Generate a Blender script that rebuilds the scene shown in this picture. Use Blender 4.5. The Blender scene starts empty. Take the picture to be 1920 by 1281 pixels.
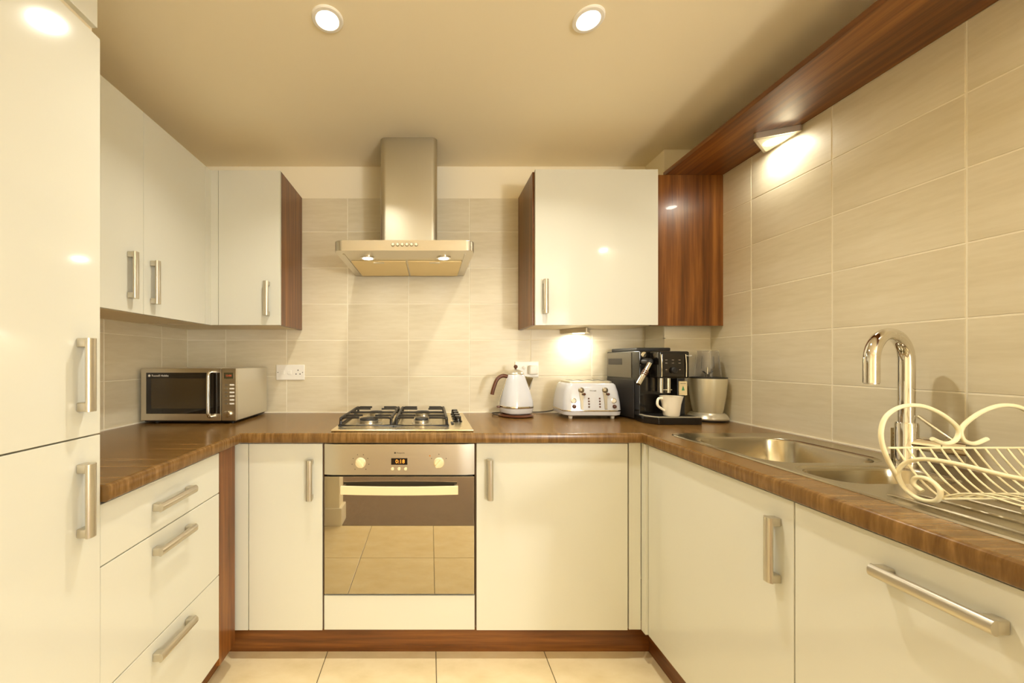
import bpy, bmesh, math, random
from mathutils import Vector, Matrix, Euler

# ------------------------------------------------------------------ camera, world, exposure
scene = bpy.context.scene
COL = scene.collection
H = 1.215            # eye height above the floor
YC = -2.10           # camera stands 2.10 m from the tiled back wall (Y = 0)
FPX = 711.0          # focal length in pixels of the 1920 px wide frame
cam_d = bpy.data.cameras.new('camera')
cam_d.sensor_width = 36.0
cam_d.sensor_fit = 'HORIZONTAL'
cam_d.lens = FPX / 1920.0 * 36.0
cam_d.shift_x = (960.0 - 806.0) / 1920.0
cam_d.shift_y = (676.0 - 640.5) / 1920.0
cam_d.clip_start = 0.02
cam = bpy.data.objects.new('camera', cam_d)
COL.objects.link(cam)
cam.location = (0.0, YC, H)
cam.rotation_euler = (math.pi / 2, 0, 0)
scene.camera = cam

world = bpy.data.worlds.new('world')
scene.world = world
world.use_nodes = True
wbg = world.node_tree.nodes['Background']
wbg.inputs[0].default_value = (0.95, 0.98, 1.0, 1)
wbg.inputs[1].default_value = 7.5

scene.view_settings.view_transform = 'Standard'
scene.view_settings.look = 'None'
scene.view_settings.gamma = 1.0
scene.view_settings.use_curve_mapping = False
scene.view_settings.exposure = -0.20
scene.cycles.max_bounces = 9
scene.cycles.diffuse_bounces = 6
scene.cycles.glossy_bounces = 5
scene.cycles.transmission_bounces = 8
scene.cycles.use_adaptive_sampling = True
scene.cycles.adaptive_threshold = 0.03
scene.cycles.caustics_reflective = False
scene.cycles.caustics_refractive = False

WARM = (1.0, 0.97, 0.86)
P_DOWN, P_HOOD, P_TRI = 8.0, 0.9, 1.2
GLOBE = 260.0        # strength of the added floor lamp behind the camera

# ------------------------------------------------------------------ helpers
def lin(c):
    c = c / 255.0
    return c / 12.92 if c <= 0.04045 else ((c + 0.055) / 1.055) ** 2.4

def rgb(r, g, b):
    return (lin(r), lin(g), lin(b), 1.0)

ORG = {}             # world position of the origin of every parent

def new_obj(name, me, loc, parent=None):
    o = bpy.data.objects.new(name, me)
    COL.objects.link(o)
    loc = Vector(loc)
    if parent is not None:
        o.parent = parent
        o.location = loc - ORG[parent.as_pointer()]
    else:
        o.location = loc
    ORG[o.as_pointer()] = loc
    return o

def tag(o, label, cat, group=None):
    o['label'] = label
    o['category'] = cat
    if group:
        o['group'] = group
    return o

def struct(o):
    o['kind'] = 'structure'
    return o

def thing(name, label, cat, loc, group=None):
    o = new_obj(name, None, loc)
    o.empty_display_size = 0.05
    return tag(o, label, cat, group)

class B:
    """collects shapes given in world coordinates into one mesh"""
    def __init__(self):
        self.bm = bmesh.new()
        self.mi = 0
        self.flat = False

    def _mark(self, faces):
        for f in faces:
            f.material_index = self.mi

    def box(self, x0, x1, y0, y1, z0, z1, bev=0.0, seg=2):
        bm2 = bmesh.new()
        vs = [bm2.verts.new((x, y, z)) for z in (z0, z1) for y in (y0, y1) for x in (x0, x1)]
        for q in ((0, 2, 3, 1), (4, 5, 7, 6), (0, 1, 5, 4), (2, 6, 7, 3), (0, 4, 6, 2), (1, 3, 7, 5)):
            bm2.faces.new([vs[i] for i in q])
        if bev > 0:
            self.flat = True
            bmesh.ops.bevel(bm2, geom=list(bm2.edges), offset=bev, segments=seg, affect='EDGES', profile=0.5)
        return self.merge(bm2)

    def merge(self, bm2, mat=None):
        if mat is not None:
            bmesh.ops.transform(bm2, matrix=mat, verts=bm2.verts)
        me = bpy.data.meshes.new('tmp')
        bm2.to_mesh(me)
        bm2.free()
        n = len(self.bm.faces)
        self.bm.from_mesh(me)
        bpy.data.meshes.remove(me)
        self.bm.faces.ensure_lookup_table()
        self._mark(self.bm.faces[n:])
        return self

    def loft(self, loops, cap0=True, cap1=True, closed=False):
        rows = [[self.bm.verts.new(p) for p in lp] for lp in loops]
        n = len(rows[0])
        fs = []
        pairs = list(zip(rows, rows[1:]))
        if closed:
            pairs.append((rows[-1], rows[0]))
        for a, b in pairs:
            for i in range(n):
                j = (i + 1) % n
                fs.append(self.bm.faces.new((a[i], a[j], b[j], b[i])))
        if not closed:
            if cap0:
                fs.append(self.bm.faces.new(list(reversed(rows[0]))))
            if cap1:
                fs.append(self.bm.faces.new(rows[-1]))
        self._mark(fs)
        return self

    def lathe(self, prof, c, axis='Z', seg=32, cap0=True, cap1=True):
        """prof: list of (radius, height along axis); c: base point; axis Z, -Y, X, -X"""
        loops = []
        for r, h in prof:
            lp = []
            for i in range(seg):
                a = 2 * math.pi * i / seg
                u, v = max(r, 1e-5) * math.cos(a), max(r, 1e-5) * math.sin(a)
                if axis == 'Z':
                    p = (c[0] + u, c[1] + v, c[2] + h)
                elif axis == '-Y':
                    p = (c[0] + u, c[1] - h, c[2] + v)
                elif axis == 'X':
                    p = (c[0] + h, c[1] + u, c[2] + v)
                else:
                    p = (c[0] - h, c[1] + u, c[2] + v)
                lp.append(p)
            loops.append(lp)
        return self.loft(loops, cap0, cap1)

    def tube(self, pts, r, seg=10, closed=False, rr=None):
        pts = [Vector(p) for p in pts]
        n = len(pts)
        loops = []
        nrm = None
        for i, p in enumerate(pts):
            if closed:
                t = (pts[(i + 1) % n] - pts[i - 1]).normalized()
            else:
                t = (pts[min(i + 1, n - 1)] - pts[max(i - 1, 0)]).normalized()
            if nrm is None:
                ref = Vector((0, 0, 1)) if abs(t.z) < 0.9 else Vector((1, 0, 0))
                nrm = t.cross(ref).normalized()
            else:
                nrm = (nrm - t * nrm.dot(t))
                nrm.normalize()
            bn = t.cross(nrm)
            k = rr[i] if rr else r
            loops.append([p + nrm * (k * math.cos(2 * math.pi * a / seg)) + bn * (k * math.sin(2 * math.pi * a / seg)) for a in range(seg)])
        return self.loft(loops, closed=closed)

    def prism(self, poly, z0, z1, bev=0.0, seg=2):
        bm2 = bmesh.new()
        a = [bm2.verts.new((x, y, z0)) for x, y in poly]
        b = [bm2.verts.new((x, y, z1)) for x, y in poly]
        n = len(poly)
        for i in range(n):
            j = (i + 1) % n
            bm2.faces.new((a[i], a[j], b[j], b[i]))
        bm2.faces.new(list(reversed(a)))
        bm2.faces.new(b)
        if bev > 0:
            self.flat = True
            bmesh.ops.bevel(bm2, geom=list(bm2.edges), offset=bev, segments=seg, affect='EDGES', profile=0.5)
        return self.merge(bm2)

    def done(self, name, mats, parent=None, origin=None, angle=38):
        bm = self.bm
        bmesh.ops.recalc_face_normals(bm, faces=bm.faces)
        xs = [v.co for v in bm.verts]
        lo = Vector((min(v.x for v in xs), min(v.y for v in xs), min(v.z for v in xs)))
        hi = Vector((max(v.x for v in xs), max(v.y for v in xs), max(v.z for v in xs)))
        org = Vector(origin) if origin is not None else Vector(((lo.x + hi.x) / 2, (lo.y + hi.y) / 2, lo.z))
        bmesh.ops.translate(bm, verts=bm.verts, vec=-org)
        me = bpy.data.meshes.new(name)
        bm.to_mesh(me)
        bm.free()
        for m in (mats if isinstance(mats, (list, tuple)) else [mats]):
            me.materials.append(m)
        me.shade_smooth()
        me.set_sharp_from_angle(angle=math.radians(angle))
        o = new_obj(name, me, org, parent)
        if self.flat:
            w = o.modifiers.new('weighted_normals', 'WEIGHTED_NORMAL')
            w.keep_sharp = True
            w.weight = 100
        return o

def rrect(x0, x1, y0, y1, r, k=6):
    out = []
    for cx, cy, a0 in ((x1 - r, y1 - r, 0), (x0 + r, y1 - r, 90), (x0 + r, y0 + r, 180), (x1 - r, y0 + r, 270)):
        for i in range(k + 1):
            a = math.radians(a0 + 90.0 * i / k)
            out.append((cx + r * math.cos(a), cy + r * math.sin(a)))
    return out

def spline(pts, n=8):
    pts = [Vector(p) for p in pts]
    P = [pts[0] * 2 - pts[1]] + pts + [pts[-1] * 2 - pts[-2]]
    out = []
    for i in range(1, len(P) - 2):
        p0, p1, p2, p3 = P[i - 1:i + 3]
        for k in range(n):
            t = k / n
            out.append(0.5 * ((2 * p1) + (p2 - p0) * t + (2 * p0 - 5 * p1 + 4 * p2 - p3) * t * t + (3 * p1 - p0 - 3 * p2 + p3) * t ** 3))
    out.append(pts[-1])
    return out

def text(name, s, size, loc, rot, mat, parent, depth=0.0003, align='LEFT', label=None):
    cu = bpy.data.curves.new(name, 'FONT')
    cu.body = s
    cu.size = size
    cu.extrude = depth
    cu.align_x = align
    cu.align_y = 'CENTER'
    cu.resolution_u = 2
    t = bpy.data.objects.new('tmp_text', cu)
    COL.objects.link(t)
    dg = bpy.context.evaluated_depsgraph_get()
    me = bpy.data.meshes.new_from_object(t.evaluated_get(dg))
    bpy.data.objects.remove(t)
    bpy.data.curves.remove(cu)
    me.name = name
    me.materials.clear()
    me.materials.append(mat)
    o = new_obj(name, me, loc, parent)
    o.rotation_euler = rot
    return o

FRONT = (math.pi / 2, 0, 0)           # text that faces the camera (-Y)

# ------------------------------------------------------------------ materials
def mat(name, color, rough=0.5, metal=0.0, coat=0.0, spec=0.5, trans=0.0, ior=1.45, emit=None, estr=0.0, alpha=1.0):
    m = bpy.data.materials.new(name)
    m.use_nodes = True
    p = m.node_tree.nodes['Principled BSDF']
    p.inputs['Base Color'].default_value = color
    p.inputs['Roughness'].default_value = rough
    p.inputs['Metallic'].default_value = metal
    p.inputs['Coat Weight'].default_value = coat
    p.inputs['Coat Roughness'].default_value = 0.04
    p.inputs['Specular IOR Level'].default_value = spec
    p.inputs['Transmission Weight'].default_value = trans
    p.inputs['IOR'].default_value = ior
    if emit:
        p.inputs['Emission Color'].default_value = emit
        p.inputs['Emission Strength'].default_value = estr
    return m

def N(m, typ, **kw):
    n = m.node_tree.nodes.new(typ)
    for k, v in kw.items():
        setattr(n, k, v)
    return n

def L(m, a, b):
    m.node_tree.links.new(a, b)

def pbsdf(m):
    return m.node_tree.nodes['Principled BSDF']

def grain(name, axis, cols, rough, fine, broad, stretch=0.05, coat=0.0, bump=0.0, across=1.0, zs=None):
    """streaky procedural figure that runs along one axis"""
    m = mat(name, (1, 1, 1, 1), rough, coat=coat)
    tc = N(m, 'ShaderNodeTexCoord')
    mp = N(m, 'ShaderNodeMapping')
    s = [across, across, across]
    s['XYZ'.index(axis)] = stretch
    if zs is not None:
        s[2] = zs
    mp.inputs['Scale'].default_value = s
    L(m, tc.outputs['Object'], mp.inputs['Vector'])
    n1 = N(m, 'ShaderNodeTexNoise')
    n1.inputs['Scale'].default_value = fine
    n1.inputs['Detail'].default_value = 5
    n1.inputs['Roughness'].default_value = 0.6
    n1.inputs['Distortion'].default_value = 0.3
    n2 = N(m, 'ShaderNodeTexNoise')
    n2.inputs['Scale'].default_value = broad
    n2.inputs['Detail'].default_value = 3
    n2.inputs['Distortion'].default_value = 1.2
    L(m, mp.outputs[0], n1.inputs['Vector'])
    L(m, mp.outputs[0], n2.inputs['Vector'])
    mx = N(m, 'ShaderNodeMix', data_type='FLOAT')
    mx.inputs['Factor'].default_value = 0.5
    L(m, n1.outputs['Fac'], mx.inputs['A'])
    L(m, n2.outputs['Fac'], mx.inputs['B'])
    cr = N(m, 'ShaderNodeValToRGB')
    e = cr.color_ramp.elements
    e[0].position, e[0].color = 0.32, cols[0]
    e[1].position, e[1].color = 0.68, cols[2]
    k = e.new(0.5)
    k.color = cols[1]
    L(m, mx.outputs['Result'], cr.inputs['Fac'])
    L(m, cr.outputs['Color'], pbsdf(m).inputs['Base Color'])
    if bump:
        bp = N(m, 'ShaderNodeBump')
        bp.inputs['Strength'].default_value = bump
        bp.inputs['Distance'].default_value = 0.001
        L(m, n1.outputs['Fac'], bp.inputs['Height'])
        L(m, bp.outputs['Normal'], pbsdf(m).inputs['Normal'])
    return m

M = {}
M['gloss'] = mat('cream_gloss_lacquer', rgb(211, 209, 195), 0.09, coat=0.1, spec=0.45)
M['carcass'] = mat('cream_melamine', rgb(232, 218, 186), 0.45)
M['recess'] = mat('dark_recess_board', rgb(92, 62, 34), 0.6)
WAL = [rgb(62, 31, 9), rgb(114, 67, 26), rgb(156, 102, 46)]
for ax in 'XYZ':
    M['walnut' + ax] = grain('walnut_grain_' + ax.lower(), ax, WAL, 0.30, 48, 11, 0.045, coat=0.1)
WTC = [rgb(90, 61, 26), rgb(116, 84, 42), rgb(142, 107, 60)]
for ax in 'XY':
    M['top' + ax] = grain('worktop_laminate_' + ax.lower(), ax, WTC, 0.24, 130, 45, 0.03, bump=0.04, zs=0.12)
M['tile'] = grain('stone_wall_tile', 'X', [rgb(216, 204, 174), rgb(224, 213, 185), rgb(231, 221, 196)], 0.36, 60, 12, 0.15, bump=0.10)
M['tileY'] = grain('stone_wall_tile_side', 'Y', [rgb(216, 204, 174), rgb(224, 213, 185), rgb(231, 221, 196)], 0.36, 60, 12, 0.15, bump=0.10)
M['grout'] = mat('wall_grout', rgb(244, 236, 214), 0.8)
M['paint'] = mat('cream_wall_paint', rgb(248, 238, 212), 0.75)
M['ceil'] = mat('ceiling_paint', rgb(248, 236, 206), 0.85)
M['ftile'] = grain('floor_tile_ceramic', 'X', [rgb(222, 202, 156), rgb(234, 216, 174), rgb(242, 228, 192)], 0.12, 14, 4, 0.5, coat=0.2)
M['fgrout'] = mat('floor_grout', rgb(96, 82, 60), 0.8)
M['carpet'] = grain('brown_carpet', 'X', [rgb(96, 78, 62), rgb(118, 98, 80), rgb(138, 118, 98)], 0.95, 90, 300, 1.0)
M['white'] = mat('white_plastic', rgb(244, 240, 230), 0.3)
M['skirt'] = mat('white_gloss_skirting', rgb(246, 240, 222), 0.3)
M['enamel'] = mat('white_enamel', rgb(208, 209, 213), 0.14, coat=0.4)
M['black'] = mat('black_gloss_plastic', rgb(22, 19, 16), 0.14, coat=0.3)
M['blackm'] = mat('black_matt_plastic', rgb(30, 27, 24), 0.45)
M['iron'] = mat('black_cast_iron', rgb(34, 29, 25), 0.38)
M['grey'] = mat('grey_print', rgb(110, 100, 86), 0.5)
M['chrome'] = mat('polished_chrome', rgb(226, 222, 212), 0.06, metal=1.0)
M['silver'] = mat('silver_paint', rgb(206, 198, 176), 0.28, metal=0.55)
M['brown'] = mat('brown_bakelite', rgb(92, 52, 28), 0.3)
M['wire'] = mat('cream_coated_wire', rgb(240, 228, 188), 0.3)
M['ceramic'] = mat('white_ceramic', rgb(246, 238, 218), 0.15, coat=0.3)
M['mirror'] = mat('oven_mirror_glass', rgb(178, 168, 148), 0.02, metal=0.92)
M['darkglass'] = mat('dark_glass', rgb(22, 15, 9), 0.04, coat=0.5)
M['mesh'] = mat('microwave_mesh_window', rgb(62, 50, 30), 0.12, coat=0.3)
M['filter'] = mat('hood_filter_mesh', rgb(236, 214, 160), 0.45, metal=0.5)
M['knobc'] = mat('cream_knob', rgb(232, 214, 172), 0.3)
M['clear'] = mat('clear_plastic', (0.93, 0.92, 0.93, 1), 0.03, trans=1.0, ior=1.35)
M['pane'] = bpy.data.materials.new('window_glass')       # clear sheet with a faint reflection
M['pane'].use_nodes = True
_nt = M['pane'].node_tree
_nt.nodes.clear()
_o, _t, _g, _m = (_nt.nodes.new(k) for k in ('ShaderNodeOutputMaterial', 'ShaderNodeBsdfTransparent', 'ShaderNodeBsdfGlossy', 'ShaderNodeMixShader'))
_m.inputs[0].default_value = 0.06
_g.inputs['Roughness'].default_value = 0.0
_nt.links.new(_t.outputs[0], _m.inputs[1])
_nt.links.new(_g.outputs[0], _m.inputs[2])
_nt.links.new(_m.outputs[0], _o.inputs[0])
M['card'] = mat('cream_card', rgb(240, 222, 176), 0.6)
M['orange'] = mat('orange_print', rgb(206, 132, 60), 0.6)
M['green'] = mat('green_print', rgb(70, 150, 100), 0.6)
M['led'] = mat('orange_led', (0, 0, 0, 1), 0.4, emit=(1.0, 0.30, 0.03, 1), estr=3.0)
M['lcd'] = mat('red_green_display', rgb(70, 66, 42), 0.15, coat=0.4)
M['lcdred'] = mat('red_segments', rgb(190, 70, 40), 0.4, emit=(1.0, 0.2, 0.08, 1), estr=0.4)
M['lamp'] = mat('lamp_lens', (1, 1, 1, 1), 0.4, emit=(1.0, 0.90, 0.68, 1), estr=26.0)
M['lamp'].cycles.emission_sampling = 'NONE'
M['led'].cycles.emission_sampling = 'NONE'
M['lcdred'].cycles.emission_sampling = 'NONE'
M['cord'] = mat('grey_cord', rgb(70, 62, 52), 0.5)

def brushed(name, axis, color, r0, r1):
    m = mat(name, color, 0.3, metal=1.0)
    tc = N(m, 'ShaderNodeTexCoord')
    mp = N(m, 'ShaderNodeMapping')
    s = [1.0, 1.0, 1.0]
    s['XYZ'.index(axis)] = 0.02
    mp.inputs['Scale'].default_value = s
    n1 = N(m, 'ShaderNodeTexNoise')
    n1.inputs['Scale'].default_value = 320
    n1.inputs['Detail'].default_value = 2
    mr = N(m, 'ShaderNodeMapRange')
    mr.inputs['To Min'].default_value = r0
    mr.inputs['To Max'].default_value = r1
    L(m, tc.outputs['Object'], mp.inputs['Vector'])
    L(m, mp.outputs[0], n1.inputs['Vector'])
    L(m, n1.outputs['Fac'], mr.inputs['Value'])
    L(m, mr.outputs[0], pbsdf(m).inputs['Roughness'])
    return m
M['steelX'] = brushed('brushed_steel_x', 'X', rgb(206, 198, 180), 0.26, 0.33)
M['steelZ'] = brushed('brushed_steel_z', 'Z', rgb(196, 190, 172), 0.32, 0.48)
M['nickel'] = mat('satin_nickel', rgb(206, 198, 180), 0.30, metal=0.9)
M['sink'] = mat('sink_steel', rgb(186, 176, 152), 0.21, metal=1.0)
M['hob'] = mat('hob_steel', rgb(232, 214, 172), 0.24, metal=0.85)

# ------------------------------------------------------------------ setting
WT = H - 0.29          # worktop surface
XL, XR = -1.343, 1.43  # tiled faces of the side walls
ZC = H + 1.078         # ceiling
TT = 0.008             # tile thickness
ZTILE = H + 0.90       # upper edge of the back wall tiling
XREAR, YREAR = 3.0, -4.9

struct(B().box(-1.6, XREAR + .2, YREAR - .2, 0.2, ZC, ZC + .1).done('ceiling', M['ceil']))
wall_back = struct(B().box(-1.6, 1.6, TT, 0.15, 0, ZC).done('wall_back', M['paint']))
wall_left = struct(B().box(XL - .15, XL - TT, YREAR, TT, 0, ZC).done('wall_left', M['paint']))
wall_right = struct(B().box(XR + TT, XR + .15, -2.45, TT, 0, ZC).done('wall_right', M['paint']))
struct(B().box(XR + .15, XREAR, -2.45, -2.33, 0, ZC).done('wall_right', M['paint']))
struct(B().box(XREAR, XREAR + .12, YREAR, -2.33, 0, ZC).done('wall_right', M['paint']))
# wall behind the camera with a glazed opening
wx0, wx1, wz0, wz1 = 1.1, 2.9, 0.06, 2.1
b = B()
b.box(XL - .15, wx0, YREAR - .12, YREAR, 0, ZC).box(wx1, XREAR + .12, YREAR - .12, YREAR, 0, ZC)
b.box(wx0, wx1, YREAR - .12, YREAR, 0, wz0).box(wx0, wx1, YREAR - .12, YREAR, wz1, ZC)
struct(b.done('wall_front', M['paint']))
wf = B()
for x in (wx0, (wx0 + wx1) / 2 - .03, wx1 - .06):
    wf.box(x, x + .06, YREAR - .09, YREAR - .03, wz0, wz1)
wf.box(wx0, wx1, YREAR - .09, YREAR - .03, wz0, wz0 + .06).box(wx0, wx1, YREAR - .09, YREAR - .03, wz1 - .06, wz1)
win = struct(wf.done('window_1', M['skirt']))
for x in (wx0 + .06, (wx0 + wx1) / 2 + .03):
    B().box(x, x + .84, YREAR - .064, YREAR - .056, wz0 + .06, wz1 - .06).done('pane', M['pane'], win)
# short wall beside the tall cabinet, and its skirting
struct(B().box(XL, -0.665, -1.96, -1.845, 0, ZC).done('wall_left', M['paint']))
struct(B().box(XL, -0.645, -1.978, -1.832, 0, 0.13, .006).done('baseboard_left', M['skirt']))

def tile_box(size, axis):
    """one tile: a slab with a softly chamfered face; size (u, v); axis of its normal towards the room"""
    u, v = size
    c = 0.0016
    bm = bmesh.new()
    lo = [(-u / 2, -v / 2), (u / 2, -v / 2), (u / 2, v / 2), (-u / 2, v / 2)]
    li = [(-u / 2 + c, -v / 2 + c), (u / 2 - c, -v / 2 + c), (u / 2 - c, v / 2 - c), (-u / 2 + c, v / 2 - c)]
    def P(p, d):
        if axis == '-Y':
            return (p[0], -d, p[1])
        if axis == 'X':
            return (d, p[0], p[1])
        if axis == '-X':
            return (-d, p[0], p[1])
        return (p[0], p[1], d)
    rows = [[bm.verts.new(P(p, 0)) for p in lo], [bm.verts.new(P(p, TT - c)) for p in lo], [bm.verts.new(P(p, TT)) for p in li]]
    for a, b_ in zip(rows, rows[1:]):
        for i in range(4):
            j = (i + 1) % 4
            bm.faces.new((a[i], a[j], b_[j], b_[i]))
    bm.faces.new(rows[-1])
    bmesh.ops.recalc_face_normals(bm, faces=bm.faces)
    # recalc on an open shell can flip: make the room side face the room
    f = bm.faces[:][-1]
    want = {'-Y': (0, -1, 0), 'X': (1, 0, 0), '-X': (-1, 0, 0), 'Z': (0, 0, 1)}[axis]
    f.normal_update()
    if f.normal.dot(Vector(want)) < 0:
        bmesh.ops.reverse_faces(bm, faces=bm.faces)
    me = bpy.data.meshes.new('tile')
    bm.to_mesh(me)
    bm.free()
    return me

TILES = {}
GAP = 0.003
def lay(parent, axis, plane, u0, u1, v0, v1, uj, du, vj, dv, m, name='tile', skip=None):
    """grid of tiles between u0..u1 and v0..v1 with joints through uj and vj"""
    def cuts(a, b_, j, d):
        c = [a]
        k = math.ceil((a - j) / d)
        while j + k * d < b_ - 1e-4:
            if j + k * d > a + 0.012:
                c.append(j + k * d)
            k += 1
        return c + [b_]
    us, vs = cuts(u0, u1, uj, du), cuts(v0, v1, vj, dv)
    for ua, ub in zip(us, us[1:]):
        for va, vb in zip(vs, vs[1:]):
            if ub - ua < 0.012 or vb - va < 0.012 or (skip and skip(ua, ub, va, vb)):
                continue
            key = (axis, round(ub - ua, 3), round(vb - va, 3), m.name)
            if key not in TILES:
                TILES[key] = tile_box((ub - ua - GAP, vb - va - GAP), axis)
                TILES[key].materials.append(m)
            uc, vc = (ua + ub) / 2, (va + vb) / 2
            loc = {'-Y': (uc, plane + TT, vc), 'X': (plane - TT, uc, vc), '-X': (plane + TT, uc, vc), 'Z': (uc, vc, plane - TT)}[axis]
            new_obj(name, TILES[key], loc, parent)

TU, TV = 0.3376, 0.2
VJ = H - 0.087
# grout beds (thin screeds) belong to the walls
def bed(parent, name, *a):
    return B().box(*a).done(name, M['grout'], parent)
bed(wall_back, 'grout_bed', XL - TT, 1.2, 0.0012, TT + .002, WT - .06, ZTILE - .002)
bed(wall_right, 'grout_bed', XR + .0012, XR + TT + .002, -2.45, 0.0, WT - .06, H + .905)
bed(wall_left, 'grout_bed', XL - TT - .002, XL - .0012, -1.22, 0.0, WT - .06, H + .3)
lay(wall_back, '-Y', 0.0, XL, 1.19, WT, ZTILE, -0.1175, TU, VJ, TV, M['tile'],
    skip=lambda a, c, d, e: d > H + .20 and (c < -.73 or a > .50))
lay(wall_right, '-X', XR, -2.45, -0.17, WT, H + .905, -0.414, TU, VJ, TV, M['tileY'],
    skip=lambda a, c, d, e: c < -2.2)
lay(wall_left, 'X', XL, -1.215, 0.0, WT, H + .175, -0.20, TU, VJ, TV, M['tileY'])
# boxed-in pipes in the far right corner
chase = struct(B().box(1.19 + TT, XR + TT, -0.17 + TT, TT, 0, ZC).done('wall_corner', M['paint']))
bed(chase, 'grout_bed', 1.19 + .0012, 1.19 + TT + .002, -0.17 + .0012, 0.0, WT - .06, H + .30)
bed(chase, 'grout_bed', 1.19 + .0012, XR, -0.17 + .0012, -0.17 + TT + .002, WT - .06, H + .30)
lay(chase, '-Y', -0.17, 1.19, XR, WT, H + .32, 1.19, .5, VJ, TV, M['tile'])
lay(chase, '-X', 1.19, -0.17, 0.0, WT, H + .32, -.17, .5, VJ, TV, M['tileY'])

floor = struct(B().box(-1.5, 1.6, -1.85, 0.15, -0.06, -TT + .0055).done('floor', M['fgrout']))
lay(floor, 'Z', 0.0, -0.879, 0.93, -1.846, -0.49, -0.427, 0.452, -1.391, 0.452, M['ftile'], 'tile')
struct(B().box(-1.5, XREAR + .1, YREAR - .05, -1.85, -0.06, 0.0).done('floor', M['carpet']))

# ------------------------------------------------------------------ handles
def handle_mesh(length=0.160):
    b = B()
    w, dpt, out = 0.0120, 0.0090, 0.031
    h = length / 2
    def sec(z):
        return [(w * math.cos(2 * math.pi * i / 20), -(out - dpt) - (dpt if math.sin(2 * math.pi * i / 20) > 0 else .004) * math.sin(2 * math.pi * i / 20), z) for i in range(20)]
    b.loft([sec(-h), sec(h)])
    for s in (-1, 1):
        za, zb = sorted((s * h, s * (h - .020)))
        b.box(-w * .92, w * .92, -(out - dpt), 0.0, za, zb, .0028, 3)
    bm = b.bm
    bmesh.ops.recalc_face_normals(bm, faces=bm.faces)
    me = bpy.data.meshes.new('handle')
    bm.to_mesh(me)
    bm.free()
    me.materials.append(M['nickel'])
    me.shade_smooth()
    me.set_sharp_from_angle(angle=math.radians(38))
    return me
HANDLE = handle_mesh()
def handle(parent, loc, face, horiz=False):
    o = new_obj('handle', HANDLE, loc, parent)
    o.rotation_euler = (0, math.pi / 2 if horiz else 0, {'-Y': 0, 'X': math.pi / 2, '-X': -math.pi / 2}[face])
    o['label'] = 'satin nickel bar handle'
    return o

# ------------------------------------------------------------------ base units
YB, XLF, XRF = -0.575, -0.768, 0.862   # faces of the fronts: back run, left run, right run
DT = 0.018
Z0, Z1 = H - 1.086, 0.880               # fronts from .129 to .880
CB = 0.885                              # underside of the worktop
g = 0.0010
def front(name, parent, face, a0, a1, z0, z1, m=None, plane=None):
    """a door, drawer front or panel with softened edges; a0..a1 runs along X (back) or Y (sides)"""
    b = B()
    if face == '-Y':
        p = YB if plane is None else plane
        b.box(a0 + g, a1 - g, p, p + DT, z0, z1, .0018, 2)
    elif face == 'X':
        p = XLF if plane is None else plane
        b.box(p - DT, p, a0 + g, a1 - g, z0, z1, .0018, 2)
    else:
        p = XRF if plane is None else plane
        b.box(p, p + DT, a0 + g, a1 - g, z0, z1, .0018, 2)
    return b.done(name, m or M['gloss'], parent)

# drawer unit, left run
t = thing('drawer_cabinet', 'cream gloss three-drawer base unit left of the floor, beside the tall cabinet', 'cabinet', (-1.05, -0.967, Z0))
B().box(XL, XLF - DT - .001, -1.215, -.719, Z0, CB - .001).done('carcass', M['carcass'], t)
for za, zb, hz in ((H - .4815, Z1 - .002, H - .408), (H - .780, H - .4845, H - .531), (Z0, H - .783, H - .824)):
    d = front('drawer', t, 'X', -1.217, -.717, za, zb)
    handle(d, (XLF, -.972, hz), 'X', True)
# walnut corner post, left
tag(B().box(XLF - .05, XLF, -.7155, -.606, Z0 - .03, CB - .001, .001).done('corner_post', M['walnutZ']),
    'narrow walnut upright between the drawer stack and the white corner strip', 'panel')
tag(B().box(-.785, -.731, YB - .0, YB + DT, Z0, Z1, .0015).done('filler_strip', M['gloss']),
    'slim cream filler strip left of the narrow base door', 'panel')
# narrow base unit
t = thing('base_cabinet', 'narrow cream base unit left of the oven', 'cabinet', (-.58, -.29, Z0))
B().box(-.727, -.433, YB + DT + .001, -.005, Z0, CB - .001).done('carcass', M['carcass'], t)
d = front('door', t, '-Y', -.729, -.431, Z0, Z1)
handle(d, (-.479, YB, H - .477), '-Y')
# oven housing with its plain strip under the oven
t = thing('oven_housing', 'cream oven housing with a plain strip below the oven door', 'cabinet', (-.123, -.29, Z0))
B().box(-.4295, -.4275, YB + .004, -.005, Z0, CB - .001).box(.1825, .1845, YB + .004, -.005, Z0, CB - .001).box(-.4275, .1825, YB + DT + .001, -.005, Z0, H - .96).done('carcass', M['recess'], t)
front('panel', t, '-Y', -.4265, .1815, Z0 + .002, H - .946)
# wide base unit right of the oven
t = thing('base_cabinet', 'wide cream base unit right of the oven', 'cabinet', (.49, -.29, Z0))
B().box(.1865, .795, YB + DT + .001, -.005, Z0, CB - .001).done('carcass', M['carcass'], t)
d = front('door', t, '-Y', .1865, .797, Z0, Z1 + .001)
handle(d, (.240, YB, H - .475), '-Y')
tag(B().box(.803, .851, YB + .004, YB + DT, Z0, CB - .002, .001).done('filler_strip', M['gloss']),
    'slim cream filler strip right of the wide base door', 'panel')
tag(B().box(XRF - .010, XRF + DT, YB - .026, YB + .003, Z0, CB - .002, .001).done('corner_post', M['gloss']),
    'thin cream corner post where the right run starts', 'panel')
B_ = B().box(.797, .803, YB + .016, YB + .03, Z0, CB - .002)
tag(B_.done('shadow_strip', M['walnutZ']), 'thin brown strip in the gap beside the wide base door', 'panel')
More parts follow.
